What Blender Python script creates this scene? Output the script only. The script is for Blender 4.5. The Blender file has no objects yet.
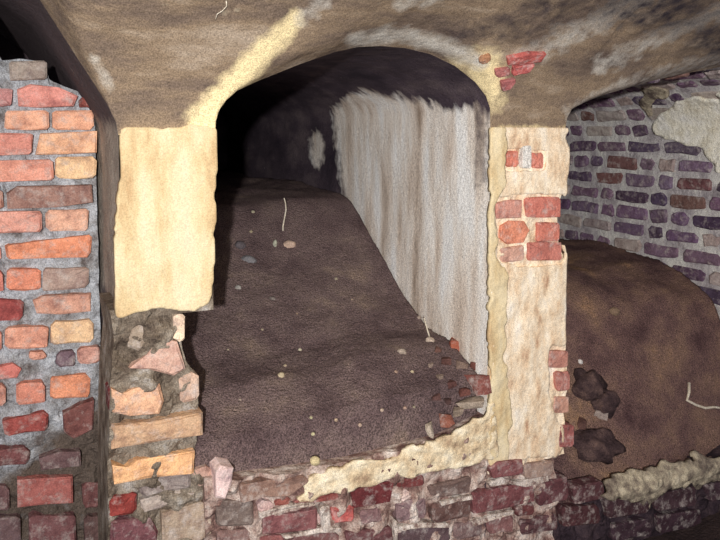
import bpy, math, random
import numpy as np
from mathutils import Vector, Matrix, noise

# ------------------------------------------------------------------ camera, world, flash, exposure
SC = bpy.context.scene
COL = SC.collection
EYE = Vector((0.0, -2.2, 1.9))
YAW, PITCH, FPX = math.radians(27.0), math.radians(4.0), 700.0
HORIZON = 135.0
PY0 = HORIZON + FPX * math.tan(PITCH)          # principal point row
cam_d = bpy.data.cameras.new('camera')
cam_d.sensor_width = 36.0
cam_d.lens = FPX / 720.0 * 36.0
cam_d.shift_y = -(270.0 - PY0) / 720.0
cam_d.clip_start = 0.02
cam = bpy.data.objects.new('camera', cam_d)
cam.location = EYE
cam.rotation_euler = (math.pi / 2 - PITCH, 0, -YAW)
COL.objects.link(cam)
SC.camera = cam

world = bpy.data.worlds.new('world')
SC.world = world
world.use_nodes = True
world.node_tree.nodes['Background'].inputs[0].default_value = (0.90, 0.86, 1.0, 1)
world.node_tree.nodes['Background'].inputs[1].default_value = 0.31

fl = bpy.data.lights.new('camera_flash', 'SPOT')
fl.energy = 670
fl.color = (1.0, 0.965, 0.93)
fl.spot_size = math.radians(112)
fl.spot_blend = 1.0
fl.shadow_soft_size = 0.035
flash = bpy.data.objects.new('camera_flash', fl)
COL.objects.link(flash)
flash.location = EYE + Vector((-0.47, -0.86, 0.16))
flash.rotation_euler = (Vector((2.15, 0.0, 1.70)) - flash.location).to_track_quat('-Z', 'Y').to_euler()

vs = SC.view_settings
vs.view_transform = 'Standard'
vs.look = 'None'
vs.gamma = 1.0
vs.exposure = -0.1
vs.use_curve_mapping = False

# ------------------------------------------------------------------ pixel rays (720 x 540 frame)
RM = cam.rotation_euler.to_matrix()
RMI = RM.transposed()


def ray(px, py):
    return RM @ Vector(((px - 360.0) / FPX, (PY0 - py) / FPX, -1.0))


def on_y(px, py, y):
    d = ray(px, py)
    return EYE + d * ((y - EYE.y) / d.y)


def on_x(px, py, x):
    d = ray(px, py)
    return EYE + d * ((x - EYE.x) / d.x)


def proj(p):
    c = RMI @ (Vector(p) - EYE)
    if c.z > -1e-3:
        return (-9999.0, -9999.0)
    return (360.0 + FPX * c.x / -c.z, PY0 - FPX * c.y / -c.z)


def inside(x, y, poly):
    r = False
    j = len(poly) - 1
    for i in range(len(poly)):
        xi, yi = poly[i]
        xj, yj = poly[j]
        if (yi > y) != (yj > y) and x < (xj - xi) * (y - yi) / (yj - yi) + xi:
            r = not r
        j = i
    return r


def seg_dist(x, y, pts):
    best = 1e9
    for (ax, ay), (bx, by) in zip(pts[:-1], pts[1:]):
        dx, dy = bx - ax, by - ay
        t = max(0, min(1, ((x - ax) * dx + (y - ay) * dy) / (dx * dx + dy * dy)))
        best = min(best, math.hypot(x - ax - t * dx, y - ay - t * dy))
    return best


def fbm(x, y, z=0.0, o=4):
    return noise.fractal(Vector((x, y, z)), 1.0, 2.0, o)


rng = random.Random(7)

# ------------------------------------------------------------------ materials


def srgb(r, g, b):
    def f(c):
        c = c / 255.0
        return c / 12.92 if c <= 0.04045 else ((c + 0.055) / 1.055) ** 2.4
    return (f(r), f(g), f(b), 1.0)


def make_mat(name, stops, scale=6.0, rough=0.9, bump=0.4, bump_scale=60.0, stretch=(1, 1, 1),
             tint=False, smear=0.0, attr=None, grain=0.45, detail=6.0):
    """procedural surface: mottled colours, fine grain, fine relief; tint multiplies by the object's colour;
    attr = list of (attribute name, colour): limewash, stains or darker tones whose outline is stored on the mesh"""
    m = bpy.data.materials.new(name)
    m.use_nodes = True
    nt = m.node_tree
    N, L = nt.nodes, nt.links
    bs = N['Principled BSDF']
    bs.inputs['Roughness'].default_value = rough
    bs.inputs['Specular IOR Level'].default_value = 0.15
    geo = N.new('ShaderNodeNewGeometry')
    mp = N.new('ShaderNodeMapping')
    mp.inputs['Scale'].default_value = stretch
    L.new(geo.outputs['Position'], mp.inputs['Vector'])
    n1 = N.new('ShaderNodeTexNoise')
    n1.inputs['Scale'].default_value = scale
    n1.inputs['Detail'].default_value = detail
    n1.inputs['Roughness'].default_value = 0.62
    L.new(mp.outputs[0], n1.inputs['Vector'])
    cr = N.new('ShaderNodeValToRGB')
    el = cr.color_ramp.elements
    for i, (p, c) in enumerate(stops):
        if i < 2:
            e = el[i]
            e.position = p
        else:
            e = el.new(p)
        e.color = srgb(*c)
    L.new(n1.outputs['Fac'], cr.inputs['Fac'])
    out = cr.outputs['Color']

    def mix(kind, a, b, fac=1.0, fac_link=None):
        x = N.new('ShaderNodeMix')
        x.data_type = 'RGBA'
        x.blend_type = kind
        x.inputs[0].default_value = fac
        if fac_link:
            L.new(fac_link, x.inputs[0])
        for k, v in ((6, a), (7, b)):
            if isinstance(v, tuple):
                x.inputs[k].default_value = v
            else:
                L.new(v, x.inputs[k])
        return x.outputs[2]
    if attr:
        for an, c in attr:
            a = N.new('ShaderNodeAttribute')
            a.attribute_name = an
            n3 = N.new('ShaderNodeTexNoise')
            n3.inputs['Scale'].default_value = 22.0
            n3.inputs['Detail'].default_value = 6.0
            L.new(geo.outputs['Position'], n3.inputs['Vector'])
            ad = N.new('ShaderNodeMath')
            ad.operation = 'MULTIPLY_ADD'
            L.new(n3.outputs['Fac'], ad.inputs[0])
            ad.inputs[1].default_value = 1.3
            ad.inputs[2].default_value = -0.65
            ml = N.new('ShaderNodeMath')
            ml.operation = 'MULTIPLY_ADD'
            L.new(a.outputs['Fac'], ml.inputs[0])
            ml.inputs[1].default_value = 1.25
            L.new(ad.outputs[0], ml.inputs[2])
            mr = N.new('ShaderNodeMapRange')
            mr.inputs[1].default_value = 0.25
            mr.inputs[2].default_value = 0.95
            L.new(ml.outputs[0], mr.inputs[0])
            if isinstance(c, dict):                      # a coat with its own streaks
                m4 = N.new('ShaderNodeMapping')
                m4.inputs['Scale'].default_value = c['stretch']
                L.new(geo.outputs['Position'], m4.inputs['Vector'])
                n4 = N.new('ShaderNodeTexNoise')
                n4.inputs['Scale'].default_value = c['scale']
                n4.inputs['Detail'].default_value = 6.0
                L.new(m4.outputs[0], n4.inputs['Vector'])
                r4 = N.new('ShaderNodeValToRGB')
                e4 = r4.color_ramp.elements
                for i4, (p4, c4) in enumerate(c['stops']):
                    q4 = e4[i4] if i4 < 2 else e4.new(p4)
                    q4.position = p4
                    q4.color = srgb(*c4)
                L.new(n4.outputs['Fac'], r4.inputs['Fac'])
                out = mix('MIX', out, r4.outputs['Color'], fac_link=mr.outputs[0])
            else:
                out = mix('MIX', out, srgb(*c), fac_link=mr.outputs[0])
    if tint:
        oi = N.new('ShaderNodeObjectInfo')
        out = mix('MULTIPLY', out, oi.outputs['Color'])
        if smear:
            n5 = N.new('ShaderNodeTexNoise')
            n5.inputs['Scale'].default_value = 26.0
            n5.inputs['Detail'].default_value = 7.0
            n5.inputs['Roughness'].default_value = 0.7
            L.new(geo.outputs['Position'], n5.inputs['Vector'])
            r5 = N.new('ShaderNodeMapRange')
            r5.inputs[1].default_value = 0.50
            r5.inputs[2].default_value = 0.74
            r5.inputs[4].default_value = smear
            L.new(n5.outputs['Fac'], r5.inputs[0])
            out = mix('MIX', out, srgb(206, 196, 190), fac_link=r5.outputs[0])
    if grain:
        n2 = N.new('ShaderNodeTexNoise')
        n2.inputs['Scale'].default_value = 230.0
        n2.inputs['Detail'].default_value = 3.0
        L.new(geo.outputs['Position'], n2.inputs['Vector'])
        r2 = N.new('ShaderNodeMapRange')
        r2.inputs[1].default_value = 0.3
        r2.inputs[2].default_value = 0.7
        r2.inputs[3].default_value = 1.0 - grain
        r2.inputs[4].default_value = 1.0 + grain * 0.6
        L.new(n2.outputs['Fac'], r2.inputs[0])
        cmb = N.new('ShaderNodeCombineColor')
        for k in range(3):
            L.new(r2.outputs[0], cmb.inputs[k])
        out = mix('MULTIPLY', out, cmb.outputs[0])
    L.new(out, bs.inputs['Base Color'])
    if bump:
        nb = N.new('ShaderNodeTexNoise')
        nb.inputs['Scale'].default_value = bump_scale
        nb.inputs['Detail'].default_value = 5.0
        L.new(geo.outputs['Position'], nb.inputs['Vector'])
        bp = N.new('ShaderNodeBump')
        bp.inputs['Strength'].default_value = bump
        bp.inputs['Distance'].default_value = 0.012
        L.new(nb.outputs['Fac'], bp.inputs['Height'])
        L.new(bp.outputs[0], bs.inputs['Normal'])
    return m


M = {}
M['ceiling'] = make_mat('vault_plaster', [(0.28, (88, 75, 70)), (0.42, (124, 108, 95)), (0.55, (146, 127, 106)), (0.72, (176, 160, 142))],
                        scale=5.5, stretch=(0.55, 1.8, 1.8), attr=[('limewash', (243, 224, 176)), ('chalk', (205, 200, 190)), ('dark_tone', (62, 55, 60))], bump=0.4, bump_scale=45)
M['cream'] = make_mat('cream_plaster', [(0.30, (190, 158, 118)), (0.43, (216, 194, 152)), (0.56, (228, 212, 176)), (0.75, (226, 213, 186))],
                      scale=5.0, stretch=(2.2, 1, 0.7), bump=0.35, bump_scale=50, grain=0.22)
M['ledge'] = make_mat('dirty_cream_plaster', [(0.30, (164, 138, 114)), (0.43, (218, 196, 162)), (0.56, (242, 228, 198)), (0.75, (250, 242, 224))], scale=11, bump=0.9, bump_scale=40, grain=0.35)
M['pinkish'] = make_mat('pinkish_lime_plaster', [(0.30, (190, 150, 122)), (0.42, (232, 206, 174)), (0.55, (247, 230, 204)), (0.75, (252, 246, 234))],
                      scale=9.0, stretch=(1.8, 1, 0.8), bump=0.5, bump_scale=50, grain=0.3)
M['jamb'] = make_mat('grimy_plaster', [(0.3, (140, 130, 122)), (0.5, (172, 162, 150)), (0.7, (194, 184, 172))], scale=9, bump=0.8, attr=[('darkish', (92, 81, 84))])
M['dark_tone'] = make_mat('recess_gloom_masonry', [(0.3, (56, 48, 58)), (0.5, (80, 69, 78)), (0.72, (116, 103, 106))], scale=5, stretch=(1, 0.5, 1), bump=0.35,  # the gloom of the deep recesses is partly put into this colour
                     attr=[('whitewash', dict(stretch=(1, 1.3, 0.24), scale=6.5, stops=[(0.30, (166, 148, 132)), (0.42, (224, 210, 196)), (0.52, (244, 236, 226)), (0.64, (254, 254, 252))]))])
M['pale'] = make_mat('pale_lime_plaster', [(0.32, (224, 216, 194)), (0.5, (246, 242, 226)), (0.68, (252, 250, 242))], scale=12, bump=0.7, bump_scale=45)
M['soil'] = make_mat('dark_earth', [(0.26, (84, 68, 70)), (0.45, (112, 94, 94)), (0.58, (126, 108, 105)), (0.76, (154, 134, 120))], scale=5.0, bump=1.0, bump_scale=110, grain=0.75)
M['soil_red'] = make_mat('rusty_earth', [(0.28, (84, 62, 64)), (0.44, (118, 92, 88)), (0.58, (140, 112, 98)), (0.76, (190, 150, 112))], scale=4.5, bump=1.0, bump_scale=110, grain=0.75)
M['mortar_l'] = make_mat('bluish_lime_mortar', [(0.32, (112, 104, 102)), (0.44, (158, 158, 160)), (0.56, (186, 190, 196)), (0.72, (212, 216, 222))], scale=14, attr=[('dirt', (104, 92, 84))], bump=0.9, bump_scale=55)
M['mortar_p'] = make_mat('brown_rubble_mortar', [(0.32, (84, 72, 64)), (0.46, (124, 112, 99)), (0.58, (156, 146, 133)), (0.72, (192, 188, 184))], scale=12, bump=1.0, bump_scale=50)
M['mortar_f'] = make_mat('damp_red_mortar', [(0.32, (92, 66, 64)), (0.44, (140, 112, 104)), (0.54, (184, 164, 154)), (0.68, (228, 218, 210))], scale=13, bump=1.0, bump_scale=45)
M['mortar_r'] = make_mat('violet_grey_mortar', [(0.32, (150, 142, 146)), (0.46, (188, 182, 184)), (0.58, (214, 212, 208)), (0.74, (236, 234, 226))], scale=9, bump=0.8, bump_scale=45)
M['mortar_shaded'] = make_mat('shaded_masonry', [(0.32, (38, 30, 36)), (0.48, (56, 45, 52)), (0.60, (76, 62, 66)), (0.74, (116, 104, 102))], scale=9, bump=1.0, bump_scale=45)  # flash falloff at the lower right is put into this dark colour
M['lump'] = make_mat('pale_crumbling_mortar', [(0.32, (96, 84, 78)), (0.46, (150, 138, 122)), (0.58, (190, 178, 154)), (0.74, (214, 204, 182))], scale=16, bump=1.0, bump_scale=40)
M['brick'] = make_mat('fired_brick', [(0.28, (178, 166, 170)), (0.42, (226, 216, 214)), (0.55, (250, 244, 240)), (0.75, (255, 255, 255))],
                      scale=21, tint=True, smear=0.75, bump=0.6, bump_scale=70, grain=0.28)
M['stone'] = make_mat('pebble_stone', [(0.3, (190, 186, 180)), (0.7, (255, 252, 246))], scale=30, tint=True, bump=0.4, bump_scale=90)
M['shade_lump'] = make_mat('shaded_hollow_earth', [(0.3, (50, 39, 42)), (0.5, (74, 58, 59)), (0.72, (112, 90, 84))], scale=14, bump=1.0, bump_scale=60)  # shade of the hollows in the earth, put into a dark colour
M['chalk'] = make_mat('chalky_mortar', [(0.36, (128, 104, 98)), (0.47, (196, 182, 172)), (0.60, (226, 216, 208))], scale=28, bump=0.9, bump_scale=60)
M['root'] = make_mat('pale_root', [(0.3, (196, 182, 160)), (0.7, (236, 228, 212))], scale=40, bump=0.3, bump_scale=120)
M['floor'] = make_mat('trodden_earth_floor', [(0.3, (40, 32, 34)), (0.7, (74, 60, 58))], scale=6, bump=1.0)

# ------------------------------------------------------------------ mesh helpers


def mesh_obj(name, verts, faces, mat, parent=None, smooth=False, origin=None):
    if origin is None:
        a = np.array(verts)
        lo, hi = a.min(0), a.max(0)
        origin = Vector(((lo[0] + hi[0]) / 2, (lo[1] + hi[1]) / 2, lo[2]))
    origin = Vector(origin)
    me = bpy.data.meshes.new(name)
    me.from_pydata([Vector(v) - origin for v in verts], [], faces)
    me.update()
    if smooth:
        me.polygons.foreach_set('use_smooth', [True] * len(me.polygons))
    me.materials.append(mat)
    o = bpy.data.objects.new(name, me)
    COL.objects.link(o)
    if parent is not None:
        o.parent = parent
        o.location = origin - parent.location
    else:
        o.location = origin
    return o


def tag(o, label=None, cat=None, group=None, kind=None):
    for k, v in (('label', label), ('category', cat), ('group', group), ('kind', kind)):
        if v:
            o[k] = v
    return o


def grid_faces(nu, nv, keep=None):
    F = []
    for i in range(nu - 1):
        for j in range(nv - 1):
            if keep is None or keep[i][j]:
                a = i * nv + j
                F.append((a, a + nv, a + nv + 1, a + 1))
    return F


def skin(name, surf, us, vs_, poly, ragged, thick, mat, parent, rough=0.004, nscale=25.0, holes=()):
    """a coat of plaster on a surface: ragged outline, real thickness. surf(u, v) -> (point, outward normal)"""
    nu, nv = len(us), len(vs_)
    V, inm = [], []
    for u in us:
        for v in vs_:
            p, n = surf(u, v)
            q = proj(p)
            jx = ragged * fbm(p.x * 14 + p.y * 9, p.z * 14, 3.1)
            jy = ragged * fbm(p.x * 14 + p.y * 9, p.z * 14, 9.7)
            ok = inside(q[0] + jx, q[1] + jy, poly)
            for h in holes:
                if inside(q[0] + jx * 0.8, q[1] + jy * 0.8, h):
                    ok = False
            inm.append(ok)
            V.append(p + n * (thick + rough * fbm(p.x * nscale, p.z * nscale, p.y * nscale)))
    keep = [[sum((inm[i * nv + j], inm[(i + 1) * nv + j], inm[i * nv + j + 1], inm[(i + 1) * nv + j + 1])) >= 3
             for j in range(nv - 1)] for i in range(nu - 1)]
    F = grid_faces(nu, nv, keep)
    if not F:
        return None
    p0, n0 = surf(us[nu // 2], vs_[nv // 2])
    # orient outwards
    a, b, c = V[F[0][0]], V[F[0][1]], V[F[0][2]]
    if (b - a).cross(c - a).dot(n0) < 0:
        F = [tuple(reversed(f)) for f in F]
    edges = {}
    for f in F:
        for a, b in zip(f, f[1:] + f[:1]):
            edges[(min(a, b), max(a, b))] = edges.get((min(a, b), max(a, b)), 0) + 1
    nb = {}
    for (a, b), c in edges.items():
        if c == 1:
            nb.setdefault(a, []).append(b)
            nb.setdefault(b, []).append(a)
    for _ in range(3):                       # worn, not stepped, outline
        V2 = {a: V[a] * 0.4 + sum((V[b] for b in l), Vector((0, 0, 0))) * (0.6 / len(l)) for a, l in nb.items()}
        for a, v in V2.items():
            V[a] = v
    used = sorted({i for f in F for i in f})
    mp = {o: k for k, o in enumerate(used)}
    o = mesh_obj(name, [V[i] for i in used], [tuple(mp[i] for i in f) for f in F], mat, parent, smooth=True)
    sm = o.modifiers.new('thickness', 'SOLIDIFY')
    sm.thickness = thick + 0.006
    sm.offset = -1.0
    return o


def rough_front(name, x0, x1, z0, z1, y0, y1, mat, cell=0.02, amp=0.012, parent=None, top=None, seed=0.0, xl=None, xr=None):
    """masonry core: a rough front face at y0 (facing the room), closed at the back at y1; top(x) may give an uneven top;
    xl(z), xr(z) may give broken side edges"""
    nx = max(2, int((x1 - x0) / cell) + 1)
    nz = max(2, int((z1 - z0) / cell) + 1)
    V = []
    for layer in (0, 1):
        for i in range(nx):
            for j in range(nz):
                tz = j / (nz - 1)
                zt = z1
                xx = x0 + (x1 - x0) * i / (nx - 1)
                if top:
                    zt = top(xx)
                z = z0 + (zt - z0) * tz
                a = xl(z) if xl else x0
                b = xr(z) if xr else x1
                x = a + (b - a) * i / (nx - 1)
                y = y0 + amp * fbm(x * 13 + seed, z * 13, seed) if layer == 0 else y1
                V.append(Vector((x, y, z)))
    n = nx * nz
    F = grid_faces(nx, nz)
    F += [(d + n, c + n, b + n, a + n) for a, b, c, d in F]
    for i in range(nx - 1):
        a, b = i * nz, (i + 1) * nz
        F.append((a, a + n, b + n, b))
        a, b = i * nz + nz - 1, (i + 1) * nz + nz - 1
        F.append((a, b, b + n, a + n))
    for j in range(nz - 1):
        a, b = j, j + 1
        F.append((a, b, b + n, a + n))
        a, b = (nx - 1) * nz + j, (nx - 1) * nz + j + 1
        F.append((a, a + n, b + n, b))
    return mesh_obj(name, V, F, mat, parent)


def brick(pts, frame, colour, parent, name='brick', depth=0.05, proud=0.012, jit=0.004, cham=0.009, mat=None, wobble=0.004, tilt=0.0):
    """pts: outline in the frame's plane (metres); frame = (origin, e1, e2, n)"""
    o, e1, e2, n = frame
    if len(pts) == 4:                       # worn corners and slightly bent long edges
        q = []
        for k in range(4):
            p = Vector(pts[k])
            a, b = Vector(pts[k - 1]), Vector(pts[(k + 1) % 4])
            c = cham * rng.uniform(0.6, 1.9)
            la, lb = (a - p).length, (b - p).length
            q.append(p + (a - p) * min(0.35, c / la))
            q.append(p + (b - p) * min(0.35, c / lb))
            if k % 2 == 0:
                q.append((p + b) / 2)
        pts = q
    pts = [Vector((p[0] + rng.uniform(-jit, jit), p[1] + rng.uniform(-jit, jit))) for p in pts]
    area = sum(pts[i - 1].x * pts[i].y - pts[i].x * pts[i - 1].y for i in range(len(pts)))
    if area < 0:
        pts.reverse()
    k = len(pts)
    cx = sum((p for p in pts), Vector((0, 0))) / k
    ext = min(max(p.x for p in pts) - min(p.x for p in pts), max(p.y for p in pts) - min(p.y for p in pts))
    ins = min(cham, ext * 0.22)
    tl = rng.uniform(-tilt, tilt)
    W = lambda p, h: o + e1 * p.x + e2 * p.y + n * h
    V = [W(p, -depth) for p in pts]
    V += [W(p, proud - ins * 0.7 + rng.uniform(-wobble, wobble) * 0.5) for p in pts]
    for p in pts:
        d = (cx - p)
        q = p + d * min(0.4, ins / max(d.length, 1e-4))
        V.append(W(q, proud + rng.uniform(-wobble, wobble) + tl * (p - cx).x))
    V.append(W(cx, proud + rng.uniform(-wobble, wobble)))
    F = []
    for i in range(k):
        j = (i + 1) % k
        F += [(i, j, k + j, k + i), (k + i, k + j, 2 * k + j, 2 * k + i), (2 * k + i, 2 * k + j, 3 * k)]
    if e1.cross(e2).dot(n) < 0:
        F = [tuple(reversed(f)) for f in F]
    ob = mesh_obj(name, V, F, mat or M['brick'], parent, origin=W(cx, -depth))
    lum = 0.35 * colour[0] + 0.5 * colour[1] + 0.15 * colour[2]
    ob.color = srgb(*[min(255, (v * 0.80 + lum * 0.20) * 1.11) for v in colour])
    return ob


XF = Vector((1, 0, 0))
YF = Vector((0, 1, 0))
ZF = Vector((0, 0, 1))


def vary(c, a=10):
    d = rng.uniform(-a, a)
    return tuple(max(0, min(255, int(v + d + rng.uniform(-a, a) * 0.4))) for v in c)


def px_brick(pix, y, colour, parent, **kw):
    """a brick on a plane parallel to the front wall, outlined by its photo corners (rect x0,y0,x1,y1 or polygon)"""
    if isinstance(pix[0], (int, float)):
        x0, y0, x1, y1 = pix
        s = kw.pop('slope', 0.0)
        dy = s * (x1 - x0)
        pix = [(x0, y0 + dy), (x1, y0), (x1, y1), (x0, y1 + dy)]
    pts = []
    for p in pix:
        w = on_y(p[0], p[1], y)
        pts.append((w.x, w.z))
    return brick(pts, (Vector((0, y, 0)), XF, ZF, Vector((0, -1, 0))), vary(colour, 6), parent, **kw)


# ------------------------------------------------------------------ the vaults: arch outlines on the wall face y = 0
Z0 = 1.9                                        # springing line, at eye height


def arch_pts(pix, extra=()):
    L = []
    for p in pix:
        w = on_y(p[0], p[1], 0.0)
        L.append((w.x, w.z))
    L += list(extra)
    L.sort()
    return L


A_C = arch_pts([(216, 120), (219, 110), (225, 101), (236, 91), (260, 80), (300, 64), (335, 52), (358, 47), (380, 46),
                (405, 48), (430, 54), (455, 66), (475, 82), (486, 96), (490, 108)])
XC0, XC1 = A_C[0][0] - 0.004, A_C[-1][0] + 0.003
A_C = [(XC0, Z0)] + A_C + [(XC1, Z0)]
A_R = arch_pts([(566.5, 118), (570, 110), (585, 102), (600, 96), (630, 87), (660, 79), (690, 72.5), (720, 67)])
XR0 = A_R[0][0] - 0.004
XR1 = 3.5
A_R = [(XR0, Z0)] + A_R + [(3.2, Z0 + 0.325), (3.33, Z0 + 0.27), (3.43, Z0 + 0.17), (3.48, Z0 + 0.08), (XR1, Z0)]
A_L = arch_pts([(116, 122), (107, 104), (95, 85), (78, 59), (60, 31), (40, 0)])
XL1 = A_L[-1][0] + 0.006
A_L = [(-1.05, Z0), (-1.0, Z0 + 0.25), (-0.8, Z0 + 0.5), (-0.4, Z0 + 0.66), (-0.1, Z0 + 0.56)] + A_L + [(XL1, Z0)]


def arch_h(x):
    for A in (A_L, A_C, A_R):
        if A[0][0] <= x <= A[-1][0]:
            return float(np.interp(x, [a[0] for a in A], [a[1] for a in A]))
    return Z0 - 1.0


VW, VR = 2.3, 0.86


def ceil_z(x, a):
    y = -VW * (1 - math.cos(a))
    b = Z0 + VR * math.sin(a)
    c = arch_h(x) + 0.34 * -y
    e = 0.05 * min(1.0, -y / 0.15)
    z = 0.5 * (b + c + math.sqrt((b - c) ** 2 + e * e))
    return y, z


def build_ceiling():
    xs = sorted(set([round(-1.15 + 0.0165 * i, 4) for i in range(286)] + [a[0] for a in A_C + A_R + A_L]
                    + [XC0 - 0.002, XC1 + 0.002, XR0 - 0.002, XL1 + 0.002]))
    al = [0.0] + [math.pi / 2 * (k / 80.0) for k in range(1, 81)]
    V, lime, chalk, dark_tone = [], [], [], []
    bands = [[(205, 122), (232, 88), (262, 52), (296, 18)]]
    for x in xs:
        for a in al:
            y, z = ceil_z(x, a)
            w = min(1.0, a / 0.25)
            z += w * (0.010 * fbm(x * 4, y * 4, 2.0) + 0.004 * fbm(x * 16, y * 16, 5.0))
            p = Vector((x, y, z))
            q = proj(p)
            d = seg_dist(q[0], q[1], bands[0])
            wd = 27 - 0.13 * max(0, 122 - q[1])
            l = max(0.0, min(1.0, 1.1 - d / wd))
            # pier tops stay cream for a little way up; a pale frill round the bared bricks
            for cx, cy, rx, ry, s in ((170, 142, 60, 11, .85), (530, 136, 40, 12, .6), (486, 80, 22, 34, .75), (470, 62, 26, 14, .5)):
                l = max(l, s * max(0.0, min(1.0, 1.6 - math.hypot((q[0] - cx) / rx, (q[1] - cy) / ry) * 1.1)))
            lime.append(l)
            c = 0.0
            for pts, wd2, s in (([(355, 40), (400, 34), (445, 46), (480, 62)], 9, .8), ([(520, 60), (600, 20), (660, -10)], 13, .55),
                                ([(570, 112), (640, 78), (720, 58)], 8, .5), ([(600, 66), (680, 28), (740, 5)], 10, .55),
                                ([(95, 60), (112, 90)], 6, .6), ([(300, 20), (322, 2)], 9, .6), ([(400, 5), (440, -4)], 8, .6)):
                c = max(c, 0.85 * s * max(0.0, min(1.0, 1.25 - seg_dist(q[0], q[1], pts) / (wd2 * 1.3))))
            chalk.append(c)
            s = 0.0  # darker patches towards the upper right of the vault
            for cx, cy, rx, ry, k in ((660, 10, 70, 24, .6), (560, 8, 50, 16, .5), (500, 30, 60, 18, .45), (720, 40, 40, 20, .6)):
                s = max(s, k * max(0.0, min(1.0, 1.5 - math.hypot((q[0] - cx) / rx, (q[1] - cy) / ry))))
            dark_tone.append(s)
            V.append(p)
    F = grid_faces(len(xs), len(al))
    F = [tuple(reversed(f)) for f in F]
    o = mesh_obj('ceiling', V, F, M['ceiling'], smooth=True)
    for nm, arr in (('limewash', lime), ('chalk', chalk), ('dark_tone', dark_tone)):
        at = o.data.attributes.new(nm, 'FLOAT', 'POINT')
        at.data.foreach_set('value', arr)
    return tag(o, 'brown grey plastered vault springing from the piers', kind='structure')


ceiling = build_ceiling()


def hit_ceiling(px, py):
    d = ray(px, py)
    prev = None
    for k in range(400):
        t = 1.2 + k * 0.006
        p = EYE + d * t
        if p.y > 0:
            break
        a = math.acos(max(-1, min(1, 1 + p.y / VW)))
        if ceil_z(p.x, a)[1] <= p.z:
            break
        prev = p
    p = prev or p

    def pt(x, y):
        return Vector((x, y, ceil_z(x, math.acos(max(-1, min(1, 1 + min(-1e-4, y) / VW))))[1]))
    e = 0.02
    n = (pt(p.x + e, p.y) - pt(p.x - e, p.y)).cross(pt(p.x, p.y + e) - pt(p.x, p.y - e)).normalized()
    if n.z > 0:
        n = -n
    return p, n


# bricks bared in the vault plaster above the middle pier
for poly, c in (([(506, 56), (527, 51), (545, 52), (540, 60), (520, 62), (507, 63)], (196, 96, 92)),
                ([(512, 65), (534, 62), (527, 71), (511, 74)], (186, 88, 88)),
                ([(494, 68), (509, 66), (508, 74), (495, 76)], (180, 110, 104)),
                ([(500, 80), (516, 77), (509, 88), (501, 90)], (176, 104, 104)),
                ([(478, 56), (490, 53), (490, 60), (479, 62)], (168, 120, 86))):
    mx = sum(p[0] for p in poly) / len(poly)
    my = sum(p[1] for p in poly) / len(poly)
    p0, n = hit_ceiling(mx, my)
    e1 = (XF - n * XF.dot(n)).normalized()
    e2 = n.cross(e1).normalized()
    pts = []
    for q in poly:
        d = ray(*q)
        w = EYE + d * ((p0 - EYE).dot(n) / d.dot(n))
        pts.append(((w - p0).dot(e1), (w - p0).dot(e2)))
    brick(pts, (p0, e1, e2, n), vary(c, 5), ceiling, depth=0.05, proud=0.016, jit=0.001, cham=0.006)


# ------------------------------------------------------------------ shells of the three recesses
def extrude_shell(name, prof, ys, mat, amp, kind='structure'):
    """prof: list of (x, z) inside outline, walked so that the inside lies to the left; swept along y"""
    dense = []
    for (ax, az), (bx, bz) in zip(prof[:-1], prof[1:]):
        n = max(1, int(math.hypot(bx - ax, bz - az) / 0.02))
        dense += [(ax + (bx - ax) * k / n, az + (bz - az) * k / n) for k in range(n)]
    dense.append(prof[-1])
    V = []
    for y in ys:
        for i, (x, z) in enumerate(dense):
            a, b = dense[max(0, i - 1)], dense[min(len(dense) - 1, i + 1)]
            t = Vector((b[0] - a[0], b[1] - a[1])).normalized()
            nx, nz = -t.y, t.x
            d = amp * fbm(x * 6 + z * 3, y * 6, 1.0) * min(1.0, (y - ys[0]) / 0.06)
            V.append(Vector((x + nx * d, y, z + nz * d)))
    F = grid_faces(len(ys), len(dense))
    o = mesh_obj(name, V, F, mat, smooth=True)
    o['kind'] = kind
    return o


def lin(a, b, step):
    n = max(1, int(round((b - a) / step)))
    return [a + (b - a) * k / n for k in range(n + 1)]


XW = XC1 + 0.002                                   # whitewashed right wall of the middle recess
# middle recess: right wall and vault
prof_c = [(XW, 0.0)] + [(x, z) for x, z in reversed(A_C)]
s_c = extrude_shell('wall_recess_right', prof_c, lin(0.0, 1.5, 0.015) + lin(1.56, 3.6, 0.06), M['dark_tone'], 0.004)
WASH = [(331, 112), (340, 101), (352, 93), (364, 89), (385, 95), (398, 94), (410, 99), (421, 98), (436, 103), (452, 109), (466, 106), (478, 103), (496, 110), (500, 460), (462, 440), (420, 380), (378, 282), (352, 225), (338, 176)]


def wash_at(p):
    q = proj(p)
    if q[0] < 290 or q[0] > 520:
        return 0.0
    j = 5 * fbm(p.y * 30, 0.3, p.z * 3)
    d = seg_dist(q[0], q[1] + j, WASH + WASH[:1])
    v = d / 9.0 if inside(q[0], q[1] + j, WASH) else -d / 7.0
    a = max(0.0, min(1.0, 0.35 + 0.65 * v))
    # worn stripe beside the pier, and the flake further in
    if 470 < q[0] < 491 and q[1] < 190:
        a *= max(0.55, min(1.0, (abs(q[0] - 482) - 2) / 8.0))
    fl2 = 1.2 - math.hypot((q[0] - 317) / 8.0, (q[1] - 150) / 20.0)
    return max(a, min(0.75, max(0.0, fl2 * 1.6)))


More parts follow.
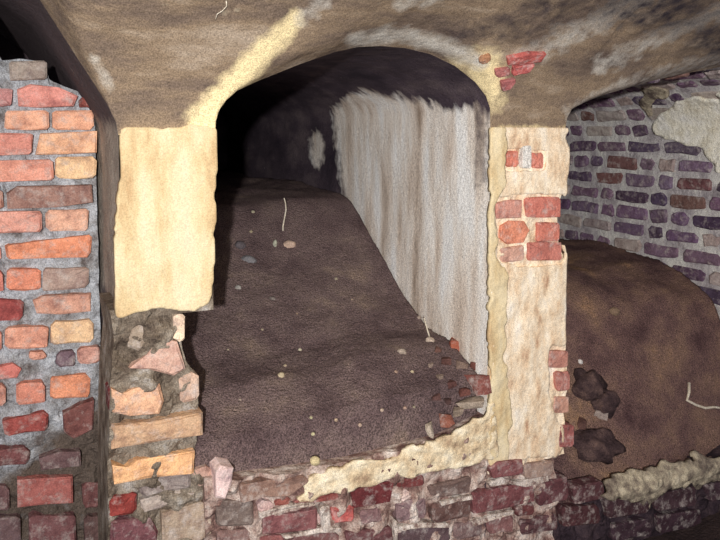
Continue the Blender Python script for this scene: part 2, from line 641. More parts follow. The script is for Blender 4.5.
at_w = s_c.data.attributes.new('whitewash', 'FLOAT', 'POINT')
at_w.data.foreach_set('value', [wash_at(v.co + s_c.location) for v in s_c.data.vertices])
tag(s_c, 'dark vault and right wall of the middle recess')
s_cl = extrude_shell('wall_recess_left', [(XC0 + 0.001, Z0), (XC0 + 0.001, 0.0)], lin(0.6, 3.6, 0.08), M['dark_tone'], 0.01)
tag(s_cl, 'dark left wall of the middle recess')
wb = mesh_obj('wall_recess_back', [(XC0 - .02, 3.6, 0), (XW + .02, 3.6, 0), (XW + .02, 3.6, 2.4), (XC0 - .02, 3.6, 2.4)], [(0, 1, 2, 3)], M['dark_tone'])
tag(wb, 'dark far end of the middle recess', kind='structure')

# right recess: brick wall and vault
prof_r = [(XR1, 0.0)] + [(x, z) for x, z in reversed(A_R)]
s_r = extrude_shell('wall_right', prof_r, lin(0.0, 2.2, 0.06), M['mortar_r'], 0.006)
tag(s_r, 'old violet brick wall of the right hand recess', kind='structure')
s_rl = extrude_shell('wall_right_inner', [(XR0 + 0.001, Z0), (XR0 + 0.001, 0.0)], lin(0.5, 2.2, 0.08), M['dark_tone'], 0.01)
wbr = mesh_obj('wall_right_back', [(XR0 - .02, 2.2, 0), (XR1 + .02, 2.2, 0), (XR1 + .02, 2.2, 2.4), (XR0 - .02, 2.2, 2.4)], [(0, 1, 2, 3)], M['mortar_shaded'])
wbr['kind'] = 'structure'

# left recess behind the brick blocking
prof_l = [(XL1, 0.0)] + [(x, z) for x, z in reversed(A_L)] + [(-1.05, 0.0)]
s_l = extrude_shell('wall_left_reveal', prof_l, lin(0.0, 1.5, 0.05), M['jamb'], 0.008)
zdark = on_y(110, 318, 0.0).z
for v in s_l.data.vertices:                         # below the plaster the reveal is broken back
    w = v.co + s_l.location
    if w.z < zdark and w.x > 0 and w.y < 0.10:
        v.co.y = 0.10 + 0.02 * fbm(w.z * 12, 0.0, 3.0) - s_l.location.y + w.y * 0.01
at_d = s_l.data.attributes.new('darkish', 'FLOAT', 'POINT')  # darker below the plaster and on the arch soffit
at_d.data.foreach_set('value', [max(0.0, min(1.0, 0.5 + (zdark - (v.co + s_l.location).z) / 0.12), min(0.9, ((v.co + s_l.location).z - Z0 + 0.02) / 0.12)) for v in s_l.data.vertices])
tag(s_l, 'grimy plaster reveal and darker arch soffit beside the brick blocking', kind='structure')
wbl = mesh_obj('wall_left_back', [(-1.07, 1.5, 0), (XL1 + .02, 1.5, 0), (XL1 + .02, 1.5, 2.7), (-1.07, 1.5, 2.7)], [(0, 1, 2, 3)], M['dark_tone'])
wbl['kind'] = 'structure'

# floor of the vaulted room
def build_floor():
    xs, ys = lin(-1.6, 4.2, 0.06), lin(-3.2, 0.25, 0.06)
    V = [Vector((x, y, 0.015 * fbm(x * 3, y * 3, 8.0))) for x in xs for y in ys]
    return mesh_obj('floor', V, grid_faces(len(xs), len(ys)), M['floor'], smooth=True)


floor = tag(build_floor(), 'dark trodden earth floor', kind='structure')

# ------------------------------------------------------------------ left brick blocking
YB = 0.47
xl1 = XL1 - 0.012


def left_top(x):
    q = [(-0.9, 2.36), (-0.05, 2.34)] + [(on_y(p, r, YB).x, on_y(p, r, YB).z) for p, r in ((0, 60), (20, 58), (44, 62), (50, 80), (75, 90), (92, 96), (97, 104))]
    return float(np.interp(x, [a[0] for a in q], [a[1] for a in q]))


wall_left = rough_front('wall_left', -0.95, xl1, 0.0, 2.2, YB + 0.012, YB + 0.26, M['mortar_l'], cell=0.012, amp=0.026, top=left_top, seed=4.0)
tag(wall_left, 'orange brick blocking wall with bluish mortar', kind='structure')

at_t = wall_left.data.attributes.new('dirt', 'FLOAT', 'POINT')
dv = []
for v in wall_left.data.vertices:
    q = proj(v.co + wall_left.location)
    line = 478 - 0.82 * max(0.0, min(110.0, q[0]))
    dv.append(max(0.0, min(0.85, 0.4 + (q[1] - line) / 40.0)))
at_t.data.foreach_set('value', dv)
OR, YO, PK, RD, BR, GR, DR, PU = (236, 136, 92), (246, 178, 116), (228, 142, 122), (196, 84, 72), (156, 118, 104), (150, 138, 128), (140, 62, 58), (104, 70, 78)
LEFT = [
    ((9, 61, 46, 80), GR, 0), ([(16, 89), (30, 85), (58, 87), (78, 96), (74, 106), (40, 108), (18, 107)], (222, 116, 104), 0),
    ((-10, 88, 12, 106), (190, 128, 126), 0), ((79, 97, 93, 108), DR, 0),
    ((5, 110, 49, 130), (232, 146, 108), 0), ((52, 110, 93, 130), (236, 150, 108), 0),
    ((-18, 133, 32, 154), (204, 104, 90), -.02), ([(40, 134), (96, 131), (96, 152), (62, 154), (35, 155)], (240, 164, 112), 0),
    ((-30, 159, 53, 180), (228, 132, 108), -.02), ((55, 157, 96, 178), YO, 0),
    ([(6, 193), (18, 187), (55, 186), (92, 184), (92, 202), (55, 207), (8, 208)], BR, 0), ((-30, 190, 3, 209), (176, 120, 108), 0),
    ((-14, 211, 42, 231), PK, -.02), ((45, 209, 88, 230), (242, 172, 132), -.02),
    ([(5, 244), (91, 235), (91, 256), (6, 259)], (238, 122, 74), 0), ((-40, 246, 1, 262), (210, 118, 92), 0),
    ((7, 268, 40, 289), (232, 120, 80), -.03), ((42, 266, 88, 287), (166, 146, 132), -.06), ((-40, 270, 3, 291), RD, 0),
    ((-20, 299, 23, 320), (170, 66, 68), -.04), ([(32, 301), (42, 295), (91, 292), (91, 311), (60, 314), (36, 313)], (198, 128, 108), 0),
    ((5, 325, 48, 347), (236, 142, 108), -.03), ((51, 319, 93, 341), (244, 178, 118), -.06),
    ((-40, 330, 1, 350), (206, 120, 96), 0),
    ([(-12, 368), (12, 362), (21, 368), (16, 376), (-12, 379)], (214, 84, 76), 0), ((29, 351, 46, 358), (214, 140, 116), -.04),
    ((56, 350, 74, 365), (120, 100, 116), -.05), ((77, 345, 99, 361), (206, 140, 124), -.1),
    ((17, 381, 45, 401), (218, 112, 82), -.06), ((50, 374, 90, 396), (240, 118, 72), -.07), ((-30, 384, 5, 404), (196, 120, 100), -.04),
    ([(2, 419), (48, 410), (47, 428), (5, 435)], (170, 72, 68), 0), ((-40, 420, -2, 440), (150, 74, 70), 0),
    ([(62, 412), (80, 402), (94, 398), (92, 428), (74, 437), (64, 430)], (118, 66, 64), 0),
    ((-14, 446, 30, 462), (124, 70, 74), -.1), ([(38, 456), (60, 450), (80, 449), (81, 464), (42, 468)], (112, 80, 88), 0),
    ([(18, 478), (45, 475), (73, 474), (72, 500), (45, 502), (18, 504)], (178, 92, 88), 0),
    ((82, 482, 100, 507), (116, 72, 70), 0), ((-30, 484, 10, 508), (104, 72, 76), 0),
    ((-20, 515, 20, 540), (112, 84, 92), 0), ((29, 513, 76, 543), (122, 76, 82), -.03), ((84, 514, 101, 545), (96, 66, 68), 0),
    ((-10, 548, 48, 566), (120, 76, 80), 0), ((54, 550, 98, 568), (110, 70, 74), 0),
]
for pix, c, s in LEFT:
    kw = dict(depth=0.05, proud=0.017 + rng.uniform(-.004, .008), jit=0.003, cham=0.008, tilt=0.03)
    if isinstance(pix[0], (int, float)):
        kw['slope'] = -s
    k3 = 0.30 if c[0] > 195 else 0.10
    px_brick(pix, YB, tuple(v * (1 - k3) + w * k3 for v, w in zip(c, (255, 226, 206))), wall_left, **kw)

# ------------------------------------------------------------------ left pier: plaster block over bared brickwork


def empty(name, loc):
    o = bpy.data.objects.new(name, None)
    o.empty_display_size = 0.1
    o.location = loc
    COL.objects.link(o)
    return o


pl = tag(empty('plastered_pier', (0.45, 0.2, 0.0)), 'cream plastered pier with bared broken bricks below, beside the orange brick blocking', 'pier')


def wx(px, py, y=0.0):
    return on_y(px, py, y).x


def wz(px, py, y=0.0):
    return on_y(px, py, y).z


YP = 0.035                                          # face of the bared brickwork


def low_right(z):
    pts = [(on_y(a, b, YP).z, on_y(a, b, YP).x) for a, b in ((172, 318), (182, 340), (186, 362), (198, 376), (199, 410), (198, 440), (192, 465), (206, 480), (214, 510), (214, 560))]
    pts.sort()
    return float(np.interp(z, [p[0] for p in pts], [p[1] for p in pts]))


def low_left(z):
    pts = [(on_y(a, b, YP).z, on_y(a, b, YP).x) for a, b in ((108, 300), (114, 340), (110, 380), (108, 440), (108, 500), (108, 560))]
    pts.sort()
    return float(np.interp(z, [p[0] for p in pts], [p[1] for p in pts]))


zsp = wz(150, 312)
rough_front('pier_core', XL1 + 0.02, XC0 - 0.008, zsp - 0.02, Z0 + 0.02, 0.02, 0.46, M['mortar_p'], cell=0.03, amp=0.004, parent=pl)
rough_front('rubble_core', XL1, XC0, 0.0, zsp + 0.01, YP - 0.004, 0.3, M['mortar_p'], cell=0.010, amp=0.040, parent=pl, seed=5.3, xl=low_left, xr=low_right)


def front_surf(u, v):
    return Vector((u, 0.0, v)), Vector((0, -1, 0))


# the plaster block is thick: it overhangs the bared bricks
skin('plaster_block', lambda u, v: (Vector((u, 0.02, v)), Vector((0, -1, 0))), lin(XL1 - 0.02, XC0 + 0.01, 0.006), lin(zsp - 0.06, Z0 + 0.035, 0.006),
     [(117.5, 128), (117, 180), (111, 260), (107, 317), (122, 316), (140, 310), (170, 307), (190, 309), (208, 300), (211, 292), (213, 240), (215, 180), (216, 126), (190, 124), (160, 129), (140, 127)],
     2.5, 0.03, M['cream'], pl, rough=0.004, nscale=9)
RUB = [
    ([(128, 366), (146, 352), (158, 336), (176, 340), (184, 366), (172, 374), (148, 368)], (206, 170, 150), .03),
    ((173, 313, 184, 340), (238, 212, 184), .02),
    ([(128, 330), (140, 322), (158, 326), (156, 340), (138, 350), (128, 346)], (150, 134, 122), .012),
    ([(110, 386), (122, 392), (134, 386), (158, 382), (163, 398), (158, 411), (130, 413), (112, 410)], (226, 180, 140), .03),
    ([(178, 374), (197, 370), (199, 398), (180, 402)], (198, 164, 144), .018),
    ([(110, 422), (150, 419), (201, 410), (201, 432), (160, 438), (110, 447)], (204, 164, 132), .03),
    ([(111, 462), (124, 466), (136, 457), (193, 448), (192, 470), (150, 474), (113, 481)], (242, 176, 124), .03),
    ([(192, 470), (210, 465), (212, 484), (194, 488)], (186, 150, 136), .01),
    ([(109, 497), (136, 492), (137, 512), (109, 516)], (160, 66, 60), .012),
    ([(138, 478), (190, 472), (191, 486), (140, 496)], (150, 142, 136), .012),
    ([(110, 520), (150, 516), (158, 530), (158, 548), (110, 548)], (128, 82, 86), .016),
    ([(161, 512), (200, 500), (212, 506), (211, 530), (190, 545), (162, 545)], (178, 158, 136), .02),
    ([(108, 384), (113, 392), (114, 410), (108, 412)], (118, 48, 50), .004),
    ([(140, 500), (180, 488), (196, 491), (160, 508), (141, 512)], (168, 160, 152), .01),
]
for poly, c, pr in RUB:
    px_brick(poly, YP, c, pl, proud=pr, depth=0.06, jit=0.002, cham=0.010, wobble=0.006)

# ------------------------------------------------------------------ middle pier with whole plaster and bared patches
pm = tag(empty('plastered_pier', ((XC1 + XR0) / 2, 0.25, 0.0)), 'slim cream plastered pier with patches of red brick, between the two open recesses', 'pier')


def mid_right(z):
    pts = [(on_y(a, b, 0.0).z, on_y(a, b, 0.0).x) for a, b in ((566, 100), (566, 185), (559, 205), (558, 235), (565, 268), (566, 340), (568, 380), (565, 420), (566, 480), (562, 560))]
    pts.sort()
    return float(np.interp(z, [p[0] for p in pts], [p[1] for p in pts])) - 0.008


ZPB = wz(530, 463)
rough_front('pier_core', XC1 + 0.012, XR0 - 0.01, ZPB, Z0 + 0.02, 0.0, 0.52, M['pinkish'], cell=0.012, amp=0.016, parent=pm, xr=mid_right, seed=6.0)
zlo = wz(490, 490)
hole_a = [(494, 197), (525, 194), (562, 195), (562, 262), (520, 266), (497, 262)]
hole_b = [(503, 149), (545, 151), (545, 170), (503, 169)]
hole_c = [(547, 346), (570, 346), (572, 425), (556, 425), (548, 395)]
skin('plaster_coat', front_surf, lin(XC1 - 0.004, XR0 + 0.012, 0.007), lin(zlo, Z0 + 0.03, 0.007),
     [(489, 110), (489.5, 470), (500, 470), (520, 458), (552, 456), (566, 445), (568, 380), (566, 268), (562, 235), (562, 205), (567, 185), (566.8, 110)],
     2.6, 0.014, M['pinkish'], pm, rough=0.006, nscale=13, holes=[hole_a, hole_b, hole_c])
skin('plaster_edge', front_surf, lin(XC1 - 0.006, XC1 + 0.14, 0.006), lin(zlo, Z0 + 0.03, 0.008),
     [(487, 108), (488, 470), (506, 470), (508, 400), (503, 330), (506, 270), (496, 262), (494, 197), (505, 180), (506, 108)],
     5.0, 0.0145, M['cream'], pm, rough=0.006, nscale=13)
for r, c in (((505, 151, 517, 167), (206, 104, 84)), ((530, 153, 542, 168), (206, 104, 84)),
             ([(494, 203), (507, 200), (520, 200), (520, 217), (495, 218)], (200, 128, 112)), ((524, 197, 559, 217), (196, 96, 82)),
             ([(499, 226), (508, 220), (522, 221), (528, 230), (522, 242), (506, 244), (499, 238)], (224, 128, 92)), ((535, 222, 558, 241), (200, 100, 84)),
             ([(498, 248), (522, 245), (523, 260), (499, 262)], (206, 150, 132)), ((526, 242, 560, 260), (196, 108, 96)),
             ((547, 350, 566, 367), (184, 110, 98)), ((555, 371, 568, 390), (172, 92, 88)), ((552, 396, 567, 412), (196, 140, 120)), ((557, 424, 572, 446), (150, 70, 74))):
    px_brick(r, 0.0, tuple(v * 0.82 + w * 0.18 for v, w in zip(c, (228, 204, 186))), pm, proud=0.014, depth=0.05, jit=0.002, cham=0.006)
px_brick([(519, 146), (528, 145), (528, 168), (519, 168)], 0.0, (246, 240, 228), pm, name='lime_dab', proud=0.022, depth=0.03, jit=0.001, cham=0.004, mat=M['stone'])

# ------------------------------------------------------------------ low wall below the recesses
ZS = wz(400, 452)                                  # sill of the middle recess
SILL = [(190, 480), (240, 478), (300, 470), (350, 462), (400, 450), (445, 438), (490, 415)]


def front_top(x):
    pts = [(on_y(a, b, 0.0).x, on_y(a, b, 0.0).z) for a, b in SILL]
    pts.append((pts[-1][0] + 0.02, ZPB))
    return float(np.interp(x, [p[0] for p in pts], [p[1] for p in pts]))


ZR = wz(660, 470)                                   # lower sill of the right recess
wall_front = rough_front('wall_front', wx(205, 500), XR0 - 0.01, 0.0, ZS, 0.002, 0.16, M['mortar_f'], cell=0.011, amp=0.034, top=front_top, seed=1.0)
tag(wall_front, 'low damp brick wall below the middle recess', kind='structure')
wall_fr = rough_front('wall_front_right', XR0 - 0.008, XR1 + 0.3, 0.0, ZR, 0.014, 0.12, M['mortar_shaded'], cell=0.02, amp=0.03, seed=3.0,
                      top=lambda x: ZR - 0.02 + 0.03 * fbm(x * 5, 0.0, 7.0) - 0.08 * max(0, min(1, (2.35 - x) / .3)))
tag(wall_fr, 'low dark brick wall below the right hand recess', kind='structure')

skin('plaster_ledge', front_surf, lin(wx(290, 500), XC1 + 0.1, 0.008), lin(wz(290, 510), wz(490, 395), 0.008),
     [(296, 500), (303, 482), (315, 474), (352, 462), (400, 451), (440, 438), (470, 424), (491, 400), (494, 400), (496, 462), (486, 459), (472, 466), (440, 471), (418, 475), (396, 477), (350, 490), (318, 497)],
     5.0, 0.015, M['ledge'], wall_front, rough=0.007, nscale=34)

FRONT = [
    ([(238, 482), (268, 478), (302, 474), (308, 480), (288, 494), (262, 496), (240, 500)], (152, 112, 92), .02),
    ([(214, 468), (220, 463), (231, 465), (229, 482), (222, 496), (214, 494)], (236, 208, 204), .03),
    ((257, 500, 273, 511), (206, 166, 160), .012), ([(274, 499), (290, 496), (289, 504), (275, 507)], (168, 76, 70), .012),
    ([(292, 500), (340, 492), (341, 498), (294, 505)], (150, 62, 58), .010),
    ([(262, 514), (290, 512), (316, 508), (316, 527), (280, 532), (262, 532)], (156, 82, 84), .016),
    ([(330, 507), (352, 504), (353, 519), (332, 523)], (204, 74, 66), .014),
    ([(350, 490), (372, 484), (393, 480), (390, 500), (353, 508)], (126, 44, 50), .012),
    ([(394, 481), (424, 475), (424, 484), (396, 490)], (142, 58, 58), .008),
    ([(395, 502), (424, 496), (426, 516), (396, 521)], (138, 104, 110), .012),
    ([(359, 510), (380, 507), (382, 520), (361, 524)], (136, 96, 98), .010),
    ([(397, 490), (408, 487), (410, 498), (398, 501)], (224, 196, 188), .014),
    ([(428, 486), (470, 476), (470, 492), (430, 498)], (118, 92, 84), .012),
    ([(430, 503), (468, 497), (470, 514), (432, 523)], (104, 66, 66), .014),
    ([(397, 531), (448, 523), (450, 540), (398, 548)], (96, 66, 72), .012), ([(345, 532), (391, 526), (392, 544), (346, 550)], (120, 64, 70), .012),
    ([(256, 536), (284, 534), (284, 552), (256, 552)], (164, 86, 84), .012), ([(290, 536), (338, 531), (338, 548), (290, 552)], (136, 80, 80), .012),
    ([(316, 512), (327, 510), (328, 524), (318, 526)], (214, 180, 172), .008),
    ([(486, 465), (494, 459), (519, 457), (520, 472), (490, 476)], (150, 78, 82), .030),
    ([(471, 492), (500, 486), (532, 480), (533, 500), (500, 508), (472, 512)], (130, 66, 68), .016),
    ([(521, 463), (551, 459), (550, 474), (523, 478)], (172, 138, 124), .022),
    ([(514, 506), (533, 502), (533, 513), (515, 516)], (124, 52, 54), .014),
    ([(536, 484), (566, 476), (568, 498), (538, 506)], (112, 58, 64), .012),
    ([(452, 524), (480, 518), (482, 534), (454, 540)], (126, 92, 92), .010), ([(485, 518), (512, 514), (513, 530), (487, 534)], (140, 84, 84), .010),
    ([(518, 520), (556, 512), (557, 528), (520, 534)], (98, 56, 62), .012),
    ([(216, 500), (252, 500), (254, 524), (217, 526)], (124, 106, 96), .010), ([(217, 530), (250, 528), (250, 548), (217, 548)], (136, 100, 94), .012),
]
for poly, c, pr in FRONT:
    kw = dict(proud=pr, depth=0.06, jit=0.002, cham=0.009, wobble=0.005)
    g = sum(c) / 3.0 + 12
    px_brick(poly, 0.0, tuple(v * 0.76 + g * 0.24 for v in c), wall_front, **kw)

for poly in ([(258, 510), (285, 503), (312, 500), (312, 503), (286, 508), (259, 515)], [(396, 524), (420, 520), (448, 522), (448, 525), (420, 524), (397, 528)],
             [(485, 481), (500, 476), (512, 480), (522, 480), (545, 474), (546, 478), (524, 485), (510, 484), (500, 480), (487, 485)],
             [(438, 500), (455, 496), (470, 493), (470, 496), (455, 500), (439, 504)], [(318, 505), (327, 503), (329, 528), (321, 530)],
             [(470, 520), (490, 512), (512, 508), (512, 512), (490, 517), (471, 525)], [(391, 520), (396, 519), (396, 540), (392, 541)],
             [(280, 533), (318, 527), (340, 526), (340, 529), (318, 531), (281, 537)]):
    px_brick(poly, 0.0, (236, 226, 218), wall_front, name='mortar_ridge', proud=.019, depth=0.04, jit=0.004, cham=0.006, wobble=0.006, mat=M['chalk'])
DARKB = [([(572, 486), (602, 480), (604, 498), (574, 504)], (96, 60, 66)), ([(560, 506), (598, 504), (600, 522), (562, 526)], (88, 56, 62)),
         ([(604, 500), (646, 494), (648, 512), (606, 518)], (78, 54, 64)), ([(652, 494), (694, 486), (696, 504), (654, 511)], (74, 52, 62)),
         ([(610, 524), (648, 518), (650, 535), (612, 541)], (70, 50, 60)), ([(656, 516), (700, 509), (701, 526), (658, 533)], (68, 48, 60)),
         ([(704, 484), (740, 478), (740, 496), (706, 501)], (70, 50, 60))]  # tinted dark for the same flash falloff as the wall behind
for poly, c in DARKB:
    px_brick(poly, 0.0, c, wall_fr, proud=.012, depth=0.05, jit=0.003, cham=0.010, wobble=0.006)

# crumbling mortar on the right sill: a lump of its own
skin_lump = [(599, 492), (604, 478), (616, 470), (640, 464), (668, 458), (700, 454), (740, 450), (740, 470), (706, 482), (672, 488), (656, 500), (640, 505), (622, 498)]


def lump_surf(u, v):
    t = (v - (ZR - 0.16)) / 0.24
    return Vector((u, 0.03 - 0.05 * math.sin(max(0, min(1, t)) * math.pi) + 0.10 * max(0, t - 0.55), v)), Vector((0, -1, 0))


sl = skin('mortar_crust', lump_surf, lin(2.25, 3.35, 0.012), lin(ZR - 0.2, ZR + 0.12, 0.010), skin_lump, 9.0, 0.02, M['lump'], None, rough=0.014, nscale=30)
tag(sl, 'pale crumbling mortar crust along the sill of the right hand recess', 'mortar')

# ------------------------------------------------------------------ brickwork of the right recess
prof = [(XR1, 0.4)] + [(x, z) for x, z in reversed(A_R)]
cum = [0.0]
for (ax, az), (bx, bz) in zip(prof[:-1], prof[1:]):
    cum.append(cum[-1] + math.hypot(bx - ax, bz - az))


def r_point(s):
    for i in range(len(prof) - 1):
        if cum[i + 1] >= s or i == len(prof) - 2:
            t = (s - cum[i]) / (cum[i + 1] - cum[i])
            a, b = prof[i], prof[i + 1]
            d = Vector((b[0] - a[0], 0, b[1] - a[1])).normalized()
            return Vector((a[0] + (b[0] - a[0]) * t, 0, a[1] + (b[1] - a[1]) * t)), d
    return None


def right_surf(u, v):
    p, d = r_point(v)
    return Vector((p.x, u, p.z)), Vector((-d.z, 0, d.x))


COURSE = 0.103
WHITE_PATCH = [(652, 122), (664, 112), (678, 99), (700, 98), (726, 94), (750, 96), (750, 178), (722, 170), (704, 154), (688, 144), (664, 142)]
k = 0
while 0.55 + k * COURSE < cum[-1] - 0.25:
    s = 0.55 + k * COURSE
    y = 0.02 - rng.uniform(0, 0.25)
    i = k
    while y < 2.0:
        ln = 0.26 if (i % 2 == 0) ^ (rng.random() < 0.3) else 0.14
        ln *= rng.uniform(0.93, 1.05)
        i += 1
        p, d = r_point(s + COURSE / 2)
        q = proj(Vector((p.x, y + ln / 2, p.z)))
        if 540 < q[0] < 775 and 55 < q[1] < 330 and y > 0.0:
            n = Vector((-d.z, 0, d.x))
            fr = (Vector((p.x, y, p.z)), YF, d, n)
            h = COURSE / 2 - rng.uniform(0.012, 0.019)
            pale = rng.random()
            if inside(q[0], q[1], WHITE_PATCH):
                pass
            else:
                c = (118, 94, 122) if pale < 0.42 else ((92, 76, 102) if pale < 0.68 else ((164, 152, 148) if pale < 0.88 else (118, 84, 82)))
                g = rng.uniform(0.018, 0.034)
                brick([(0, -h), (ln - g, -h), (ln - g, h), (0, h)], fr, vary(c, 10), s_r, depth=0.04,
                      proud=0.010 + rng.uniform(-0.006, 0.008), jit=0.008, cham=0.012)
        y += ln
    k += 1
skin('plaster_patch', right_surf, lin(0.0, 0.9, 0.012), lin(1.1, cum[-1] - 0.4, 0.012), WHITE_PATCH, 7.0, 0.02, M['pale'], s_r, rough=0.006, nscale=12)
skin('plaster_patch', right_surf, lin(0.3, 1.3, 0.012), lin(1.1, cum[-1] - 0.4, 0.012),
     [(640, 88), (652, 84), (672, 88), (668, 97), (656, 98), (652, 118), (646, 116)], 5.0, 0.016, M['lump'], s_r, rough=0.006, nscale=12)

# ------------------------------------------------------------------ earth heaps
PROF_C = []
for a, b in ((490, 396), (480, 376), (455, 345), (430, 326), (404, 290), (378, 244), (364, 216), (352, 197)):
    w = on_x(a, b, XW)
    PROF_C.append((w.y, w.z))
PROF_C.sort()
PROF_C = [(-0.10, PROF_C[0][1] - 0.05)] + PROF_C + [(PROF_C[-1][0] + 0.25, PROF_C[-1][1] + 0.02), (3.6, PROF_C[-1][1] + 0.05)]


def soil_c(x, y):
    z = float(np.interp(y, [p[0] for p in PROF_C], [p[1] for p in PROF_C]))
    f = max(0.0, min(1.0, (XW - x) / 1.0))
    z -= 0.07 * f * max(0.0, 1.0 - y / 0.25) + 0.03 * f * min(1.0, max(0, y) / 0.8)
    # the front edge meets the sill, a little lower towards the left pier
    z += 0.030 * fbm(x * 2.6, y * 2.6, 1.0, 2) + 0.004 * fbm(x * 11, y * 11, 4.0, 3) + 0.007 * fbm(x * 60, y * 60, 4.0, 2)
    return z


def heap(name, f, xs, ys, mat, base):
    V = [Vector((x, y, f(x, y))) for x in xs for y in ys]
    F = grid_faces(len(xs), len(ys))
    nx, ny = len(xs), len(ys)
    n = nx * ny
    # skirt down to a flat bottom
    ring = [i * ny for i in range(nx)] + [(nx - 1) * ny + j for j in range(1, ny)] + [i * ny + ny - 1 for i in range(nx - 2, -1, -1)] + [j for j in range(ny - 2, 0, -1)]
    for k2 in ring:
        V.append(Vector((V[k2].x, V[k2].y, base)))
    r = len(ring)
    for i in range(r):
        j = (i + 1) % r
        F.append((ring[i], n + i, n + j, ring[j]))
    F.append(tuple(range(n, n + r))[::-1])
    return mesh_obj(name, V, F, mat, smooth=True)


xs_c = lin(wx(178, 420, 0.05) - 0.02, XW - 0.012, 0.0115)
e_c = heap('earth', soil_c, xs_c, lin(0.05, 1.0, 0.0115) + lin(1.05, 3.55, 0.05), M['soil'], 0.3)
tag(e_c, 'dark purplish brown earth heaped up inside the middle recess', 'earth', kind='stuff')

PROF_R = []
for a, b in ((716, 297), (700, 286), (682, 272), (660, 258), (640, 254), (610, 247), (585, 240), (567, 236)):
    w = on_x(a, b, XR1)
    PROF_R.append((w.y, w.z))
PROF_R.sort()


def soil_r(x, y):
    zt = float(np.interp(y, [p[0] for p in PROF_R], [p[1] for p in PROF_R]))
    f = max(0.0, min(1.0, (XR1 - x) / 1.3))
    # steep face behind the sill, rising to the wall line
    front = ZR - 0.03 + (2.7 - 1.5 * f) * max(0.0, y - 0.06)
    zt -= 0.05 * f
    z = min(front, zt) if y < 0.9 else zt
    k2 = 0.05
    z = -k2 * math.log(math.exp(-front / k2) + math.exp(-zt / k2))
    z += 0.035 * fbm(x * 2.3, y * 2.3, 6.0, 2) + 0.005 * fbm(x * 10, y * 10, 2.0, 3) + 0.008 * fbm(x * 55, y * 55, 4.0, 2)
    return z


e_r = heap('earth', soil_r, lin(XR0 + 0.012, XR1 - 0.012, 0.014), lin(0.03, 2.18, 0.014), M['soil_red'], 0.2)
tag(e_r, 'rusty brown earth sloping up inside the right hand recess', 'earth', kind='stuff')


def hit_soil(f, px, py, y0, y1):
    d = ray(px, py)
    t0, t1 = (y0 - EYE.y) / d.y, (y1 - EYE.y) / d.y
    for k2 in range(600):
        p = EYE + d * (t0 + (t1 - t0) * k2 / 599.0)
        if p.z <= f(p.x, p.y):
            return p
    return p


# ------------------------------------------------------------------ stones, brick bits and roots lying on the earth


def stone(name, px, py, w, h, colour, label, cat, group=None, f=soil_c, y0=0.0, y1=1.6, mat='stone', cut=0.0, seed=0):
    """w, h: size in photo pixels; the distance is that of the earth it lies on"""
    p = hit_soil(f, px, py, y0, y1)
    dep = -(RMI @ (p - EYE)).z
    a, b = w / FPX * dep / 2, h / FPX * dep / 2
    c = (a + b) * 0.42
    V, F = [], []
    nu, nv = (20, 12) if mat == 'shade_lump' else (9, 6)
    r = random.Random(seed * 31 + int(px * 7 + py))
    off = r.uniform(0, 50)
    V.append(Vector((0, 0, 1)))
    for j in range(1, nv):
        th = math.pi * j / nv
        for i in range(nu):
            ph = 2 * math.pi * i / nu
            V.append(Vector((math.sin(th) * math.cos(ph), math.sin(th) * math.sin(ph), math.cos(th))))
    V.append(Vector((0, 0, -1)))
    for i in range(nu):
        F.append((0, 1 + i, 1 + (i + 1) % nu))
        F.append((len(V) - 1, 1 + (nv - 2) * nu + (i + 1) % nu, 1 + (nv - 2) * nu + i))
        for j in range(nv - 2):
            q = 1 + j * nu
            F.append((q + i, q + nu + i, q + nu + (i + 1) % nu, q + (i + 1) % nu))
    right = RM @ Vector((1, 0, 0))
    fwd = Vector((right.y * -1, right.x, 0))
    rot = r.uniform(-0.3, 0.3)
    W = []
    for v in V:
        s = 1 + (0.5 if mat == 'shade_lump' else 0.22) * noise.noise(v * 1.9 + Vector((off, 0, 0)))
        if cut:                                          # broken brick: flatten towards a block
            m = max(abs(v.x), abs(v.y), abs(v.z))
            v = v.lerp(v / m * 0.85, cut)
        q = Vector((v.x * a, v.y * c, v.z * b)) * s
        q = Matrix.Rotation(rot, 3, 'Y') @ q
        W.append(p + right * q.x + fwd * q.y + ZF * q.z)
    if cut > 0.25:                                       # a broken piece: sharp, uneven corners
        import bmesh
        bm = bmesh.new()
        for sx in (-1, 1):
            for sy in (-1, 1):
                for sz in (-1, 1):
                    for _ in range(2):
                        q = Vector((sx * a * r.uniform(.15, 1.1), sy * c * r.uniform(.3, 1.0), sz * b * r.uniform(.15, 1.1)))
                        q = Matrix.Rotation(rot, 3, 'Y') @ q
                        bm.verts.new(p + right * q.x + fwd * q.y + ZF * q.z)
        res = bmesh.ops.convex_hull(bm, input=bm.verts[:])
        bmesh.ops.delete(bm, geom=list({g for g in res['geom_interior'] + res['geom_unused'] if isinstance(g, bmesh.types.BMVert)}), context='VERTS')
        bm.verts.index_update()
        W = [v.co.copy() for v in bm.verts]
        F = [tuple(v.index for v in f2.verts) for f2 in bm.faces]
        bm.free()
    o = mesh_obj(name, W, F, M['brick' if name == 'brick_fragment' else mat], smooth=not cut, origin=p)
    o.color = srgb(*colour)
    return tag(o, label, cat, group)


